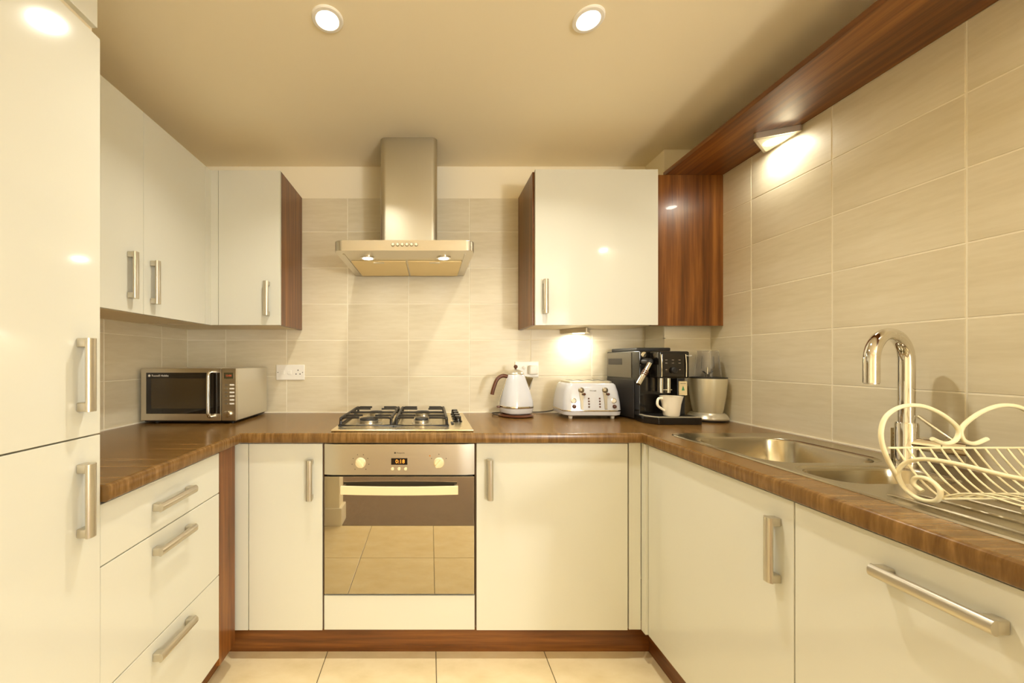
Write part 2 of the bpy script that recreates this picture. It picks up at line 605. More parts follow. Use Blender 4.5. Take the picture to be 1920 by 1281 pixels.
# sink unit and dishwasher, right run
t = thing('sink_cabinet', 'cream sink base unit with a vertical handle under the bowls', 'cabinet', (1.13, -.90, Z0))
B().box(XRF + DT + .001, 1.30, -1.20, -.606, Z0, H - .52).done('carcass', M['carcass'], t)
d = front('door', t, '-X', -1.2025, -.6035, Z0, Z1)
handle(d, (XRF, -1.160, H - .468), '-X')
t = thing('dishwasher', 'integrated dishwasher with cream front and horizontal handle under the drainer', 'dishwasher', (1.13, -1.50, Z0))
B().box(XRF + DT + .001, XR - .02, -1.802, -1.206, Z0, CB - .003).done('body', M['carcass'], t)
d = front('door', t, '-X', -1.8035, -1.2035, Z0, Z1)
handle(d, (XRF, -1.458, H - .398), '-X', True)
# plinths
tag(B().box(-.85, .925, -.518, -.503, 0, Z0 - .001, .0008).done('plinth', M['walnutX']), 'walnut plinth board under the oven run', 'plinth')
tag(B().box(-.855, -.838, -1.845, -.520, 0, Z0 - .001, .0008).done('plinth', M['walnutY']), 'walnut plinth board under the left drawers', 'plinth')
tag(B().box(.912, .927, -1.85, -.520, 0, Z0 - .001, .0008).done('plinth', M['walnutY']), 'walnut plinth board under the sink run on the right', 'plinth')

# tall cabinet, left foreground
t = thing('tall_cabinet', 'tall cream gloss cabinet with two doors in the left foreground', 'cabinet', (-1.05, -1.52, Z0))
XT = -0.765
B().box(XL, XT - DT - .001, -1.825, -1.2205, Z0, ZC - .002).done('carcass', M['carcass'], t)
d = front('door', t, 'X', -1.825, -1.2185, Z0, H - .1715, plane=XT)
handle(d, (XT, -1.270, H - .306), 'X')
d = front('door', t, 'X', -1.825, -1.2185, H - .1685, H + .746, plane=XT)
handle(d, (XT, -1.270, H - .0315), 'X')
front('top_panel', t, 'X', -1.825, -1.2185, H + .771, ZC - .003, plane=XT - .006)

# ------------------------------------------------------------------ wall units
ZA, ZB = H + .171, H + .899
YW, XWF = -0.31, -1.035
t = thing('wall_cabinet', 'cream two-door wall unit on the left above the microwave', 'cabinet', (-1.19, -.78, ZA))
B().box(XL, XWF - DT - .001, -1.216, -.345, ZA, ZB).done('carcass', M['carcass'], t)
d = front('door', t, 'X', -1.214, -.7285, ZA - .004, ZB, plane=XWF)
handle(d, (XWF, -.794, H + .294), 'X')
d = front('door', t, 'X', -.7285, -.352, ZA - .004, ZB, plane=XWF)
handle(d, (XWF, -.688, H + .290), 'X')
b = B().box(XWF - DT, -1.000, YW, YW + DT, ZA - .004, ZB, .0015).box(XWF - DT, XWF, -.351, YW + .001, ZA - .004, ZB, .0015)
tag(b.done('corner_post', M['gloss']), 'cream corner post between the two left wall units', 'panel')
t = thing('wall_cabinet', 'narrow cream wall unit left of the hood with a walnut side', 'cabinet', (-.86, -.15, ZA))
B().box(XL + .001, -.726, YW + DT + .001, -.001, ZA, ZB).done('carcass', M['carcass'], t)
d = front('door', t, '-Y', -.999, -.707, ZA - .004, ZB, plane=YW)
handle(d, (-.765, YW, H + .291), '-Y')
B().box(-.7255, -.7075, YW + DT + .001, -.001, ZA - .003, ZB, .0006).done('side_panel', M['walnutZ'], t)
t = thing('wall_cabinet', 'wide cream wall unit right of the hood with a walnut side', 'cabinet', (.79, -.15, ZA))
B().box(.5075, 1.076, YW + DT + .001, -.001, ZA, ZB).done('carcass', M['carcass'], t)
d = front('door', t, '-Y', .4965, 1.079, ZA - .004, ZB + .004, plane=YW)
handle(d, (.542, YW, H + .300), '-Y')
B().box(.489, .507, YW + DT + .001, -.001, ZA - .003, ZB, .0006).done('side_panel', M['walnutZ'], t)
tag(B().box(1.077, XR - .0005, -.252, -.234, ZA - .002, H + .9045, .0008).done('end_panel', M['walnutZ']),
    'walnut infill panel between the wide wall unit and the right wall', 'panel')
tag(B().box(1.148, XR - .0005, -2.30, -.234, H + .905, H + .925, .0012).done('canopy_shelf', M['walnutY']),
    'long walnut canopy shelf along the top of the right wall', 'shelf')

# ------------------------------------------------------------------ worktop
b = B()
zb_, zt_ = CB, WT
XW0, YW0, XW1 = -.760, -.583, .857
b.mi = 0      # figure across the left and right legs (along X)
b.box(XL + .0005, XW0, -1.2165, YW0, zb_, zt_)
SX0, SX1, SY0, SY1 = .958, 1.372, -1.285, -.640
b.box(XW1, SX0, -2.0, YW0, zb_, zt_).box(SX1, XR - .0005, -2.0, YW0, zb_, zt_)
b.box(SX0, SX1, SY1, YW0, zb_, zt_).box(SX0, SX1, -2.0, SY0, zb_, zt_)
b.mi = 1      # along Y on the back leg
b.box(XL + .0005, 1.1895, YW0, -.0005, zb_, zt_).box(1.1895, XR - .0005, YW0, -.1705, zb_, zt_)
prof = [(0, zt_), (.006, zt_ - .0006), (.0100, zt_ - .003), (.012, zt_ - .008), (.012, zb_ + .008), (.0100, zb_ + .003), (.006, zb_ + .0006), (0, zb_)]
path = [lambda u: (XW0 + u, -1.2165), lambda u: (XW0 + u, YW0 - u), lambda u: (XW1 - u, YW0 - u), lambda u: (XW1 - u, -2.0)]
rows = [[b.bm.verts.new((*f(u), z)) for u, z in prof] for f in path]
for k, (p, q) in enumerate(zip(rows, rows[1:])):
    for i in range(len(prof) - 1):
        f = b.bm.faces.new((p[i], p[i + 1], q[i + 1], q[i]))
        f.material_index = 1 if k == 1 else 0
b.bm.faces.new(rows[0])
b.bm.faces.new(list(reversed(rows[-1])))
tag(b.done('worktop', [M['topX'], M['topY']], angle=30), 'brown wood-effect U-shaped worktop running round all three walls', 'worktop')
b = B()
for (x0, x1, y0, y1) in ((XL, 1.19, -.004, 0), (XL, XL + .004, -1.2165, 0), (XR - .004, XR, -2.0, -.17), (1.19, XR, -.174, -.17), (1.186, 1.19, -.17, 0)):
    b.box(x0 + .0002, x1 - .0002, y0 + .0002, y1 - .0002, WT, WT + .005)
struct(b.done('trim_1', M['skirt']))

# ------------------------------------------------------------------ lamps
def area(name, loc, size, power, parent=None, rot=(0, 0, 0), color=WARM, spread=180):
    ld = bpy.data.lights.new(name, 'AREA')
    ld.shape = 'DISK'
    ld.size = size
    ld.energy = power
    ld.color = color
    ld.spread = math.radians(spread)
    o = bpy.data.objects.new(name, ld)
    COL.objects.link(o)
    o.rotation_euler = rot
    if parent is not None:
        o.parent = parent
        o.location = Vector(loc) - ORG[parent.as_pointer()]
    else:
        o.location = loc
    return o

def downlight(x, y, label, power):
    t = thing('downlight', label, 'ceiling light', (x, y, ZC), 'recessed ceiling downlights')
    prof = [(.049, 0), (.049, -.003), (.046, -.006), (.036, -.007), (.033, -.003), (.033, 0)]
    B().lathe(prof, (x, y, ZC), seg=40, cap0=False, cap1=False).done('ring', M['white'], t)
    B().lathe([(.0001, -.0012), (.032, -.0012), (.032, -.0004), (.0001, -.0004)], (x, y, ZC), seg=32).done('lens', M['lamp'], t)
    area('bulb', (x, y, ZC - .009), .06, power, t, spread=128)
downlight(-.323, -.904, 'recessed round ceiling downlight on the left, above the drawers', P_DOWN)
downlight(.500, -.904, 'recessed round ceiling downlight on the right, above the wide base unit', P_DOWN)
downlight(-.323, -3.0, 'added recessed ceiling downlight, unseen behind the camera on the left', P_DOWN)  # this rear pair is added out of view to even out the light
downlight(.500, -3.0, 'added recessed ceiling downlight, unseen behind the camera on the right', P_DOWN)

def tri_lamp(pts, zt, label, name='triangle_light'):
    cx, cy = sum(p[0] for p in pts) / 3, sum(p[1] for p in pts) / 3
    t = thing(name, label, 'light', (cx, cy, zt), 'triangular under-unit lights')
    # rounded triangle
    poly = []
    for i in range(3):
        a, p, c = Vector(pts[i - 1]), Vector(pts[i]), Vector(pts[(i + 1) % 3])
        u, v = (a - p).normalized(), (c - p).normalized()
        r = .012
        for k in range(5):
            w = k / 4
            q = (p + u * r) * (1 - w) ** 2 + p * 2 * w * (1 - w) + (p + v * r) * w * w
            poly.append((q.x, q.y))
    B().prism(poly, zt - .024, zt - .0005, .002, 2).done('body', M['nickel'], t)
    inner = [((x - cx) * .80 + cx, (y - cy) * .80 + cy) for x, y in poly]
    B().prism(inner, zt - .0248, zt - .0235).done('face_plate', M['skirt'], t)
    B().lathe([(.0001, 0), (.030, 0), (.030, .0014), (.0001, .0014)], (cx, cy, zt - .0262), seg=28).done('lens', M['lamp'], t)
    area('bulb', (cx, cy, zt - .030), .055, P_TRI, t)
tri_lamp([(XR - .001, -.480), (XR - .001, -.652), (1.285, -.590)], H + .905, 'lit triangular light under the walnut canopy shelf')
tri_lamp([(XR - .001, -1.44), (XR - .001, -1.612), (1.285, -1.55)], H + .905, 'lit triangular light under the canopy shelf near the camera, out of frame')
tri_lamp([(.715, -.001), (.886, -.001), (.812, -.145)], ZA, 'lit triangular light under the wide wall unit, above the toaster')

# unseen lamp added behind the camera: lifts brightness, casts the chimney shadow
lx, ly, lz = 1.55, -3.75, 1.30
t = thing('added_floor_lamp', 'added floor lamp with a lit opal globe, unseen in the carpeted room behind the camera', 'floor lamp', (lx, ly, 0))
M['opal'] = mat('opal_glass', rgb(250, 245, 232), 0.3, emit=(1.0, 0.98, 0.90, 1), estr=GLOBE)
B().lathe([(.14, 0), (.14, .012), (.02, .022), (.0001, .022)], (lx, ly, .0004), seg=32).done('base', M['nickel'], t)
B().tube([(lx, ly, .015), (lx, ly, lz - .09)], .010, 12).done('pole', M['nickel'], t)
B().lathe([(.030, 0), (.036, .03), (.030, .032)], (lx, ly, lz - .12), seg=24).done('collar', M['nickel'], t)
B().lathe([(.11 * math.sin(math.pi * (.10 + .90 * i / 16)), -.11 * math.cos(math.pi * (.10 + .90 * i / 16))) for i in range(17)], (lx, ly, lz), seg=32).done('globe', M['opal'], t)

# ------------------------------------------------------------------ cooker hood
HX0, HX1, HY = -.41, .19, -.49
HZ = H + .467
t = thing('cooker_hood', 'brushed steel chimney cooker hood above the gas hob', 'cooker hood', (-.105, -.2, HZ))
poly = [(HX1, -.001), (HX0, -.001)] + [(x, y) for x, y in rrect(HX0, HX1, HY, .3, .035, 6) if y < -.05]
b = B().prism(poly, HZ, HZ + .044, .003, 2)
b.done('canopy', M['steelX'], t)
B().prism([(x, y) for x, y in rrect(HX0 + .05, HX1 - .05, HY + .08, -.002, .02)], HZ + .044, HZ + .060, .003).done('upper_tray', M['steelX'], t)
cp = [(.036, -.001), (-.242, -.001)] + [(x, y) for x, y in rrect(-.242, .036, -.27, .2, .03, 6) if y < -.05]
B().prism(cp, HZ + .060, ZC - .001).done('chimney', M['steelZ'], t)
for i in range(6):
    x = -.157 + i * .0198
    bt = B().lathe([(.0082, 0), (.0082, .0012), (.0001, .0012)], (x, HY + .0003, H + .492), '-Y', 18).done('button', M['grey'], t)
    B().lathe([(.0060, 0), (.0060, .004), (.0045, .0055), (.0001, .0058)], (x, HY + .0005, H + .492), '-Y', 16).done('button_cap', M['knobc'], bt)
for x0, x1 in ((-.368, -.113), (-.105, .150)):
    f = B().box(x0, x1, -.325, -.03, HZ - .006, HZ + .001, .002).done('filter', M['filter'], t)
    xm = (x0 + x1) / 2
    B().box(xm - .025, xm + .025, -.318, -.306, HZ - .0085, HZ - .0055, .001).done('latch', M['nickel'], f)
for x in (-.378, .156):
    B().box(x - .004, x + .004, -.44, -.03, HZ - .003, HZ + .001).done('channel', M['nickel'], t)
for x in (-.282, .063):
    B().lathe([(.033, 0), (.033, -.003), (.024, -.004), (.024, 0)], (x, -.375, HZ), seg=28, cap0=False, cap1=False).done('lamp_ring', M['chrome'], t)
    B().lathe([(.0001, -.0024), (.0235, -.0024), (.0235, -.0004), (.0001, -.0004)], (x, -.375, HZ), seg=28).done('lamp', M['lamp'], t)
    area('bulb', (x, -.375, HZ - .006), .045, P_HOOD, t)

# ------------------------------------------------------------------ oven
OX0, OX1 = -.4245, .1795
t = thing('built_in_oven', 'built-in steel oven with mirrored glass door under the hob', 'oven', (-.1225, -.3, H - .94))
B().box(OX0 + .006, OX1 - .006, YB + .012, -.06, H - .935, CB - .002).done('body', M['blackm'], t)
# control panel: slightly bowed steel strip
cpz0, cpz1 = H - .459, CB - .006
n = 16
loops = []
for i in range(n + 1):
    u = i / n
    x = OX0 + (OX1 - OX0) * u
    e = max(0.0, abs(u - .5) * 2 - .86) / .14
    yf = YB - .006 + .008 * e * e
    loops.append([(x, yf, cpz0), (x, yf, cpz1), (x, YB + .014, cpz1), (x, YB + .014, cpz0)])
cpn = B().loft(loops).done('control_panel', M['steelX'], t)
YP = YB - .006
for x, ang in ((-.278, -40), (.036, 40)):
    k = B().lathe([(.021, 0), (.021, .003), (.0175, .006), (.0165, .014), (.0001, .015)], (x, YP, H - .410), '-Y', 28).done('knob', M['knobc'], cpn)
    bm2 = bmesh.new()
    bmesh.ops.create_cube(bm2, size=1.0)
    bmesh.ops.bevel(bm2, geom=list(bm2.edges), offset=.12, segments=2, affect='EDGES')
    gb = B()
    gb.merge(bm2, Matrix.Translation((x, YP - .016, H - .410)) @ Matrix.Rotation(math.radians(ang), 4, 'Y') @ Matrix.Diagonal((.012, .012, .036, 1)))
    gb.done('knob_grip', M['knobc'], cpn)
for x0_, rng in ((-.278, range(-140, 141, 40)), (.036, range(-60, 61, 60))):
    for a in rng:
        r = .034
        x, z = x0_ + r * math.sin(math.radians(a)), H - .410 + r * math.cos(math.radians(a))
        B().box(x - .0018, x + .0018, YP - .0005, YP + .001, z - .0018, z + .0018).done('dial_mark', M['grey'], cpn)
B().box(-.155, -.090, YP - .0015, YP + .002, H - .418, H - .3915, .0006).done('display', M['darkglass'], cpn)
text('display_digits', '0:18', .022, (-.119, YP - .0018, H - .405), FRONT, M['led'], cpn, align='CENTER')
for i in range(3):
    B().lathe([(.0062, 0), (.0062, .003), (.0001, .0036)], (-.150 + .0265 * i, YP, H - .434), '-Y', 16).done('button', M['knobc'], cpn)
B().lathe([(.003, 0), (.003, .0015), (.0001, .002)], (.0, YP, H - .382), '-Y', 12).done('indicator_lamp', M['orange'], cpn)
text('brand_lettering', 'Hotpoint', .0088, (-.134, YP - .0004, H - .3705), FRONT, M['blackm'], cpn)
B().box(-.1425, -.1365, YP - .0005, YP + .001, H - .3735, H - .3675).done('brand_mark', M['blackm'], cpn)
# door
dr = B().box(OX0 + .001, OX1 - .001, YB - .004, YB + .012, H - .9375, H - .466, .001).done('door', M['mirror'], t)
hb = []
for i in range(17):
    u = i / 16 * 2 - 1
    x = -.120 + u * .231
    y = YB - .036 - .010 * (1 - u * u)
    hb.append([(x, y, H - .527), (x, y, H - .497), (x, y + .010, H - .495), (x, y + .010, H - .529)])
B().loft(hb).done('handle', M['knobc'], dr)
for x in (-.345, .105):
    B().box(x - .006, x + .006, YB - .036, YB - .002, H - .522, H - .502, .002).done('handle_post', M['nickel'], dr)

# ------------------------------------------------------------------ hob
t = thing('gas_hob', 'four-burner steel gas hob with black pan supports and knobs', 'hob', (-.112, -.31, WT))
hz = WT + .009
B().box(-.402, .178, -.563, -.062, WT + .0004, hz, .004, 3).done('tray', M['hob'], t)
for (sx0, sx1) in ((-.383, -.158), (-.148, .077)):
    b = B()
    zt2, zl = hz + .036, hz + .006
    r = .0052
    y0, y1 = -.500, -.100
    b.tube([(sx0, y0, zl), (sx1, y0, zl), (sx1, y1, zl), (sx0, y1, zl)], r, 8, closed=True)
    for sx in (sx0 + .006, sx1 - .006):
        b.tube(spline([(sx, y0 + .004, zl), (sx, y0 + .006, zt2 - .01), (sx, y0 + .022, zt2), (sx, (y0 + y1) / 2, zt2), (sx, y1 - .022, zt2), (sx, y1 - .006, zt2 - .01), (sx, y1 - .004, zl)], 4), .006, 8)
    xm = (sx0 + sx1) / 2
    for yy in (-.415, -.19):
        for s, xs in ((1, sx0 + .006), (-1, sx1 - .006)):
            b.tube([(xs, yy, zt2 - .012), (xs + s * .004, yy, zt2 - .001), (xs + s * .015, yy, zt2 + .001), (xm - s * .028, yy, zt2 + .001)], .0045, 8)
    b.tube([(sx0 + .006, -.303, zt2 - .001), (sx1 - .006, -.303, zt2 - .001)], .0055, 8)
    for yy in (y0 + .018, y1 - .018):
        for s, xs in ((1, sx0 + .006), (-1, sx1 - .006)):
            b.tube([(xs, yy, zt2 - .004), (xs + s * .015, yy, zt2 + .001), (xs + s * .075, yy, zt2 + .001)], .0048, 8)
    b.done('pan_support', M['iron'], t)
for x, y, r in ((-.270, -.415, .046), (-.270, -.19, .036), (-.036, -.415, .034), (-.036, -.19, .040)):
    bn = B().lathe([(r * 1.25, 0), (r * 1.25, .003), (r * .9, .005), (r * .88, .012), (r, .016), (r, .019)], (x, y, hz - .0005), seg=28).done('burner', M['nickel'], t)
    B().lathe([(r * .86, 0), (r * .90, .004), (r * .82, .007), (.0001, .009)], (x, y, hz + .0185), seg=28).done('burner_cap', M['blackm'], bn)
for i in range(4):
    y = -.13 - i * .075
    B().lathe([(.021, 0), (.021, .004), (.017, .007), (.0155, .024), (.013, .027), (.0001, .028)], (.128, y, hz - .0003), seg=20).done('knob', M['black'], t)
B().box(.094, .106, -.44, -.38, hz - .0005, hz + .004, .002).done('ignition_strip', M['blackm'], t)

# ------------------------------------------------------------------ microwave
mx0, mx1, my0, my1, mz0, mz1 = -1.322, -.886, -.367, -.035, WT + .014, H - .036
t = thing('microwave', 'stainless steel microwave oven in the left worktop corner', 'microwave', ((mx0 + mx1) / 2, -.2, WT))
B().box(mx0, mx1, my0 + .018, my1, mz0, mz1, .004, 2).done('housing', M['silver'], t)
xs = -.953
fr = B().box(mx0, xs - .001, my0, my0 + .018, mz0, mz1, .003, 2).done('door', M['steelX'], t)
gl = B().box(mx0 + .026, xs - .006, my0 - .0015, my0 + .004, mz0 + .032, mz1 - .020, .001).done('door_glass', M['darkglass'], fr)
B().box(mx0 + .050, xs - .062, my0 - .0022, my0, mz0 + .056, mz1 - .046, .0003).done('window', M['mesh'], fr)
text('brand_lettering', 'Russell Hobbs', .0135, (mx0 + .052, my0 - .0022, mz1 - .034), FRONT, M['white'], fr)
B().lathe([(.0055, 0), (.0055, .0008)], (mx0 + .041, my0 - .0012, mz1 - .034), '-Y', 20).done('brand_mark', M['white'], fr)
hx = xs - .043
hd = B().tube(spline([(hx, my0 - .001, mz0 + .020), (hx, my0 - .026, mz0 + .026), (hx, my0 - .030, mz0 + .06), (hx, my0 - .030, mz1 - .06), (hx, my0 - .026, mz1 - .022), (hx, my0 - .001, mz1 - .016)], 6), .0075, 12)
hd.done('handle', M['chrome'], fr)
cpn = B().box(xs + .001, mx1, my0, my0 + .018, mz0, mz1, .003, 2).done('control_panel', M['steelX'], t)
B().box(xs + .012, mx1 - .012, my0 - .001, my0 + .002, mz1 - .048, mz1 - .020, .0005).done('display', M['lcd'], cpn)
text('display_digits', '12:00', .0125, ((xs + mx1) / 2, my0 - .0012, mz1 - .034), FRONT, M['lcdred'], cpn, align='CENTER')
for i in range(6):
    z = mz1 - .076 - i * .0172
    B().box(xs + .038, mx1 - .008, my0 - .0016, my0 + .002, z - .0034, z + .0034, .001).done('button', M['white'], cpn)
    B().box(xs + .016, xs + .030, my0 - .0012, my0 + .002, z - .003, z + .003, .0006).done('symbol', M['grey'], cpn)
k = B().lathe([(.016, 0), (.016, .012), (.0145, .015), (.0001, .0155)], (xs + .030, my0, mz0 + .032), '-Y', 24).done('knob', M['chrome'], cpn)
for x in (mx0 + .04, mx1 - .04):
    for y in (my0 + .05, my1 - .05):
        B().lathe([(.012, 0), (.012, .0145)], (x, y, WT + .0003), seg=14).done('foot', M['blackm'], t)
B().box(mx0 + .01, mx1 - .01, my0 + .012, my1 - .01, mz0 - .006, mz0 + .001).done('base_plate', M['blackm'], t)

# ------------------------------------------------------------------ sockets
def plate(name, label, x0, x1, z0, z1):
    t = thing(name, label, 'socket', ((x0 + x1) / 2, 0, z0))
    B().box(x0, x1, -.009, -.0002, z0, z1, .003, 3).done('plate', M['white'], t)
    return t
t = plate('wall_socket', 'white switched socket plate beside the microwave', -.848, -.692, H - .108, H - .024)
for x in (-.812, -.774):
    B().box(x - .010, x + .010, -.013, -.008, H - .076, H - .054, .001).done('switch', M['white'], t)
for dx, dz in ((0, .012), (-.011, -.009), (.011, -.009)):
    B().box(-.727 + dx - .0022, -.727 + dx + .0022, -.0095, -.008, H - .066 + dz - .0035, H - .066 + dz + .0035).done('pin_hole', M['blackm'], t)
for x in (-.838, -.702):
    B().lathe([(.0026, 0), (.0026, .0006)], (x, -.0088, H - .066), '-Y', 10).done('screw', M['grey'], t)
t = plate('wall_socket', 'white double socket with plugs behind the kettle', .470, .600, H - .092, H - .006)
B().lathe([(.010, 0), (.010, .004), (.007, .006), (.0001, .006)], (.518, -.008, H - .040), '-Y', 20).done('switch', M['white'], t)
B().box(.542, .592, -.040, -.008, H - .078, H - .026, .008, 3).done('plug', M['white'], t)

# ------------------------------------------------------------------ kettle
kx, ky = .447, -.125
t = thing('power_stand', 'round brown kettle base under the white kettle', 'kettle base', (kx, ky, WT))
B().lathe([(.078, 0), (.090, .003), (.092, .008), (.080, .013), (.0001, .013)], (kx, ky, WT + .0004), seg=40).done('base_disc', M['brown'], t)
B().tube(spline([(kx - .09, ky - .01, WT + .006), (kx - .115, ky + .03, WT + .010), (kx - .09, ky + .09, WT + .006), (kx + .03, ky + .113, WT + .006)], 6), .003, 8).done('lead', M['cord'], t)
t = thing('kettle', 'white enamel kettle with brown handle and knob near the hob', 'kettle', (kx, ky, WT + .013))
zk = WT + .0136
def squircle(r, z, p=3.0):
    out = []
    for i in range(40):
        a = 2 * math.pi * i / 40
        c, s = math.cos(a), math.sin(a)
        k = (abs(c) ** p + abs(s) ** p) ** (-1 / p)
        ca, sa = math.cos(.35), math.sin(.35)
        x, y = r * k * c, r * k * s
        out.append((kx + x * ca - y * sa, ky + x * sa + y * ca, z))
    return out
B().loft([squircle(r, zk + z) for r, z in ((.062, 0), (.074, .008), (.0785, .022), (.0795, .034))]).done('lower_body', M['enamel'], t)
B().loft([squircle(r, zk + z) for r, z in ((.0805, .034), (.0815, .037), (.0815, .041), (.0805, .044))]).done('band', M['chrome'], t)
B().loft([squircle(r, zk + z, p) for r, z, p in ((.0795, .044, 3.0), (.078, .070, 2.9), (.068, .115, 2.7), (.054, .165, 2.4), (.044, .200, 2.2), (.041, .204, 2.1))]).done('body', M['enamel'], t)
B().lathe([(.043, 0), (.043, .004), (.034, .016), (.018, .025), (.0001, .027)], (kx, ky, zk + .203), seg=32).done('lid', M['silver'], t)
B().lathe([(.005, 0), (.005, .006), (.010, .012), (.0105, .018), (.006, .025), (.0001, .026)], (kx, ky, zk + .228), seg=20).done('lid_knob', M['brown'], t)
B().tube(spline([(kx - .040, ky - .004, zk + .192), (kx - .072, ky - .008, zk + .196), (kx - .100, ky - .012, zk + .176), (kx - .118, ky - .014, zk + .130), (kx - .126, ky - .014, zk + .100)], 6), .010, 12).done('handle', M['brown'], t)
B().tube(spline([(kx - .046, ky - .006, zk + .186), (kx - .066, ky - .008, zk + .13), (kx - .084, ky - .010, zk + .075), (kx - .088, ky - .01, zk + .045)], 6), .0035, 8).done('rear_strip', M['chrome'], t)
B().box(kx - .100, kx - .084, ky - .018, ky, zk + .030, zk + .042, .003).done('switch', M['brown'], t)
b = B()
b.loft([[(kx + .036, ky - .022, zk + .196), (kx + .036, ky + .022, zk + .196), (kx + .060, ky + .012, zk + .120), (kx + .060, ky - .012, zk + .120)],
        [(kx + .088, ky - .012, zk + .186), (kx + .088, ky + .012, zk + .186), (kx + .074, ky + .005, zk + .125), (kx + .074, ky - .005, zk + .125)]])
b.done('spout', M['chrome'], t)

# ------------------------------------------------------------------ toaster
M['lever'] = mat('lever_steel', rgb(158, 146, 122), 0.35, metal=0.8)
tx, ty = .808, -.130
t = thing('toaster', 'white four-slice toaster with steel top between kettle and coffee machine', 'toaster', (tx, ty, WT))
def rr3(hw, hd, z, r, dy=0.0):
    return [(x, y, z) for x, y in rrect(tx - hw, tx + hw, ty - hd + dy, ty + hd + dy, r, 5)]
B().loft([rr3(.126, .090, WT + .013, .03), rr3(.142, .102, WT + .020, .035), rr3(.145, .104, WT + .038, .035)]).done('lower_body', M['enamel'], t)
B().loft([rr3(.1455, .1045, WT + .038, .035), rr3(.1465, .1055, WT + .041, .035), rr3(.1455, .1045, WT + .045, .035)]).done('band', M['chrome'], t)
tf = lambda z: -.1035 + .016 * (z - .045) / .125        # front slope
B().loft([rr3(.1445, .1035, WT + .045, .035), rr3(.142, .100, WT + .085, .034), rr3(.134, .093, WT + .135, .032), rr3(.124, .087, WT + .168, .03), rr3(.116, .080, WT + .176, .028)]).done('body', M['enamel'], t)
tp = B().loft([rr3(.112, .076, WT + .176, .026), rr3(.110, .074, WT + .184, .026), rr3(.100, .066, WT + .187, .022)]).done('top_plate', M['silver'], t)
for dx in (-.075, -.028, .028, .075):
    B().box(tx + dx - .013, tx + dx + .013, ty - .052, ty + .052, WT + .186, WT + .1876, .0006).done('slot', M['blackm'], tp)
def tfy(zr):
    # y of the toaster's front skin at a height above the worktop
    a = [(.045, .1035), (.085, .100), (.135, .093), (.168, .087)]
    for (z0_, d0), (z1_, d1) in zip(a, a[1:]):
        if zr <= z1_:
            return ty - (d0 + (d1 - d0) * (zr - z0_) / (z1_ - z0_))
    return ty - .087
for sx in (-.059, .059):
    lv = B().loft([[(tx + sx + w * c, tfy(z) - d, WT + z) for c, d in ((-1, -.004), (-1, .003), (1, .003), (1, -.004))] for z, w in ((.050, .006), (.09, .007), (.125, .0105), (.145, .013))]).done('lever_track', M['lever'], t)
    B().lathe([(.0145, 0), (.0145, .006), (.010, .010), (.0001, .011)], (tx + sx, tfy(.142) + .003, WT + .142), '-Y', 20).done('lever_boss', M['lever'], t)
    B().lathe([(.0055, 0), (.0065, .016), (.0001, .018)], (tx + sx + .010, tfy(.124) + .001, WT + .124), '-Y', 14).done('lever_grip', M['brown'], t)
for sx in (-.099, .099):
    dl = B().lathe([(.0135, 0), (.0135, .004), (.011, .0045), (.0108, .003), (.0001, .003)], (tx + sx, tfy(.091) + .002, WT + .091), '-Y', 24).done('dial', M['chrome'], t)
    B().lathe([(.0105, 0), (.0001, .0006)], (tx + sx, tfy(.091) - .0012, WT + .091), '-Y', 20).done('dial_face', M['ceramic'], dl)
    B().lathe([(.0095, 0), (.0095, .008), (.007, .012), (.0001, .013)], (tx + sx + .002, tfy(.063) + .002, WT + .063), '-Y', 20).done('browning_knob', M['brown'], t)
for sx in (-.024, .030):
    for i in range(4):
        z = .102 - i * .0135
        B().lathe([(.0042, 0), (.0042, .004), (.0001, .005)], (tx + sx, tfy(z) + .002, WT + z), '-Y', 12).done('button', M['brown'], t)
text('brand_lettering', 'DeLonghi', .0085, (tx, tfy(.142) - .0008, WT + .140), (math.radians(79), 0, 0), M['grey'], t, align='CENTER')
for sx in (-.105, .105):
    for sy in (-.072, .072):
        B().lathe([(.009, 0), (.011, .0145)], (tx + sx, ty + sy, WT + .0003), seg=14).done('foot', M['white'], t)
B().tube(spline([(tx - .10, ty + .095, WT + .03), (tx - .15, ty + .116, WT + .012), (tx - .20, ty + .118, WT + .006), (tx - .27, ty + .119, WT + .005)], 6), .0032, 8).done('lead', M['cord'], t)

# ------------------------------------------------------------------ coffee machine
t = thing('coffee_machine', 'black bean-to-cup coffee machine in the right worktop corner', 'coffee machine', (1.08, -.22, WT))
zw = WT
body = [(.966, -.03), (1.178, -.03), (1.178, -.18), (1.200, -.190), (1.200, -.290), (1.000, -.290)]
B().prism(body, zw + .0004, zw + .335, .004, 2).done('body', M['black'], t)
lid = [(.984, -.045), (1.172, -.045), (1.172, -.255), (1.008, -.255)]
B().prism(lid, zw + .3345, zw + .352, .004, 2).done('top_lid', M['blackm'], t)
# left flank: a grey panel set on the slanting side
A, C = Vector((.966, -.03)), Vector((1.000, -.290))
dirv = (C - A).normalized()
nrm = Vector((dirv.y, -dirv.x))
if nrm.x > 0:
    nrm = -nrm
def flank(s0, s1, z0, z1, off, name, m, parent, bev=.001):
    a, c = A + dirv * s0, A + dirv * s1
    pl = [tuple(a + nrm * off), tuple(c + nrm * off), tuple(c - nrm * .002), tuple(a - nrm * .002)]
    return B().prism(pl, z0, z1, bev).done(name, m, parent)
M['grey2'] = mat('dark_grey_plastic', rgb(96, 88, 72), 0.3)
M['grey3'] = mat('charcoal_plastic', rgb(44, 40, 36), 0.3)
sp = flank(.006, .205, zw + .205, zw + .330, .003, 'side_panel', M['grey2'], t)
flank(.020, .135, zw + .268, zw + .300, .0042, 'side_recess', M['grey3'], sp, .0004)
flank(.006, .225, zw + .010, zw + .195, .003, 'lower_side_panel', M['grey3'], t)
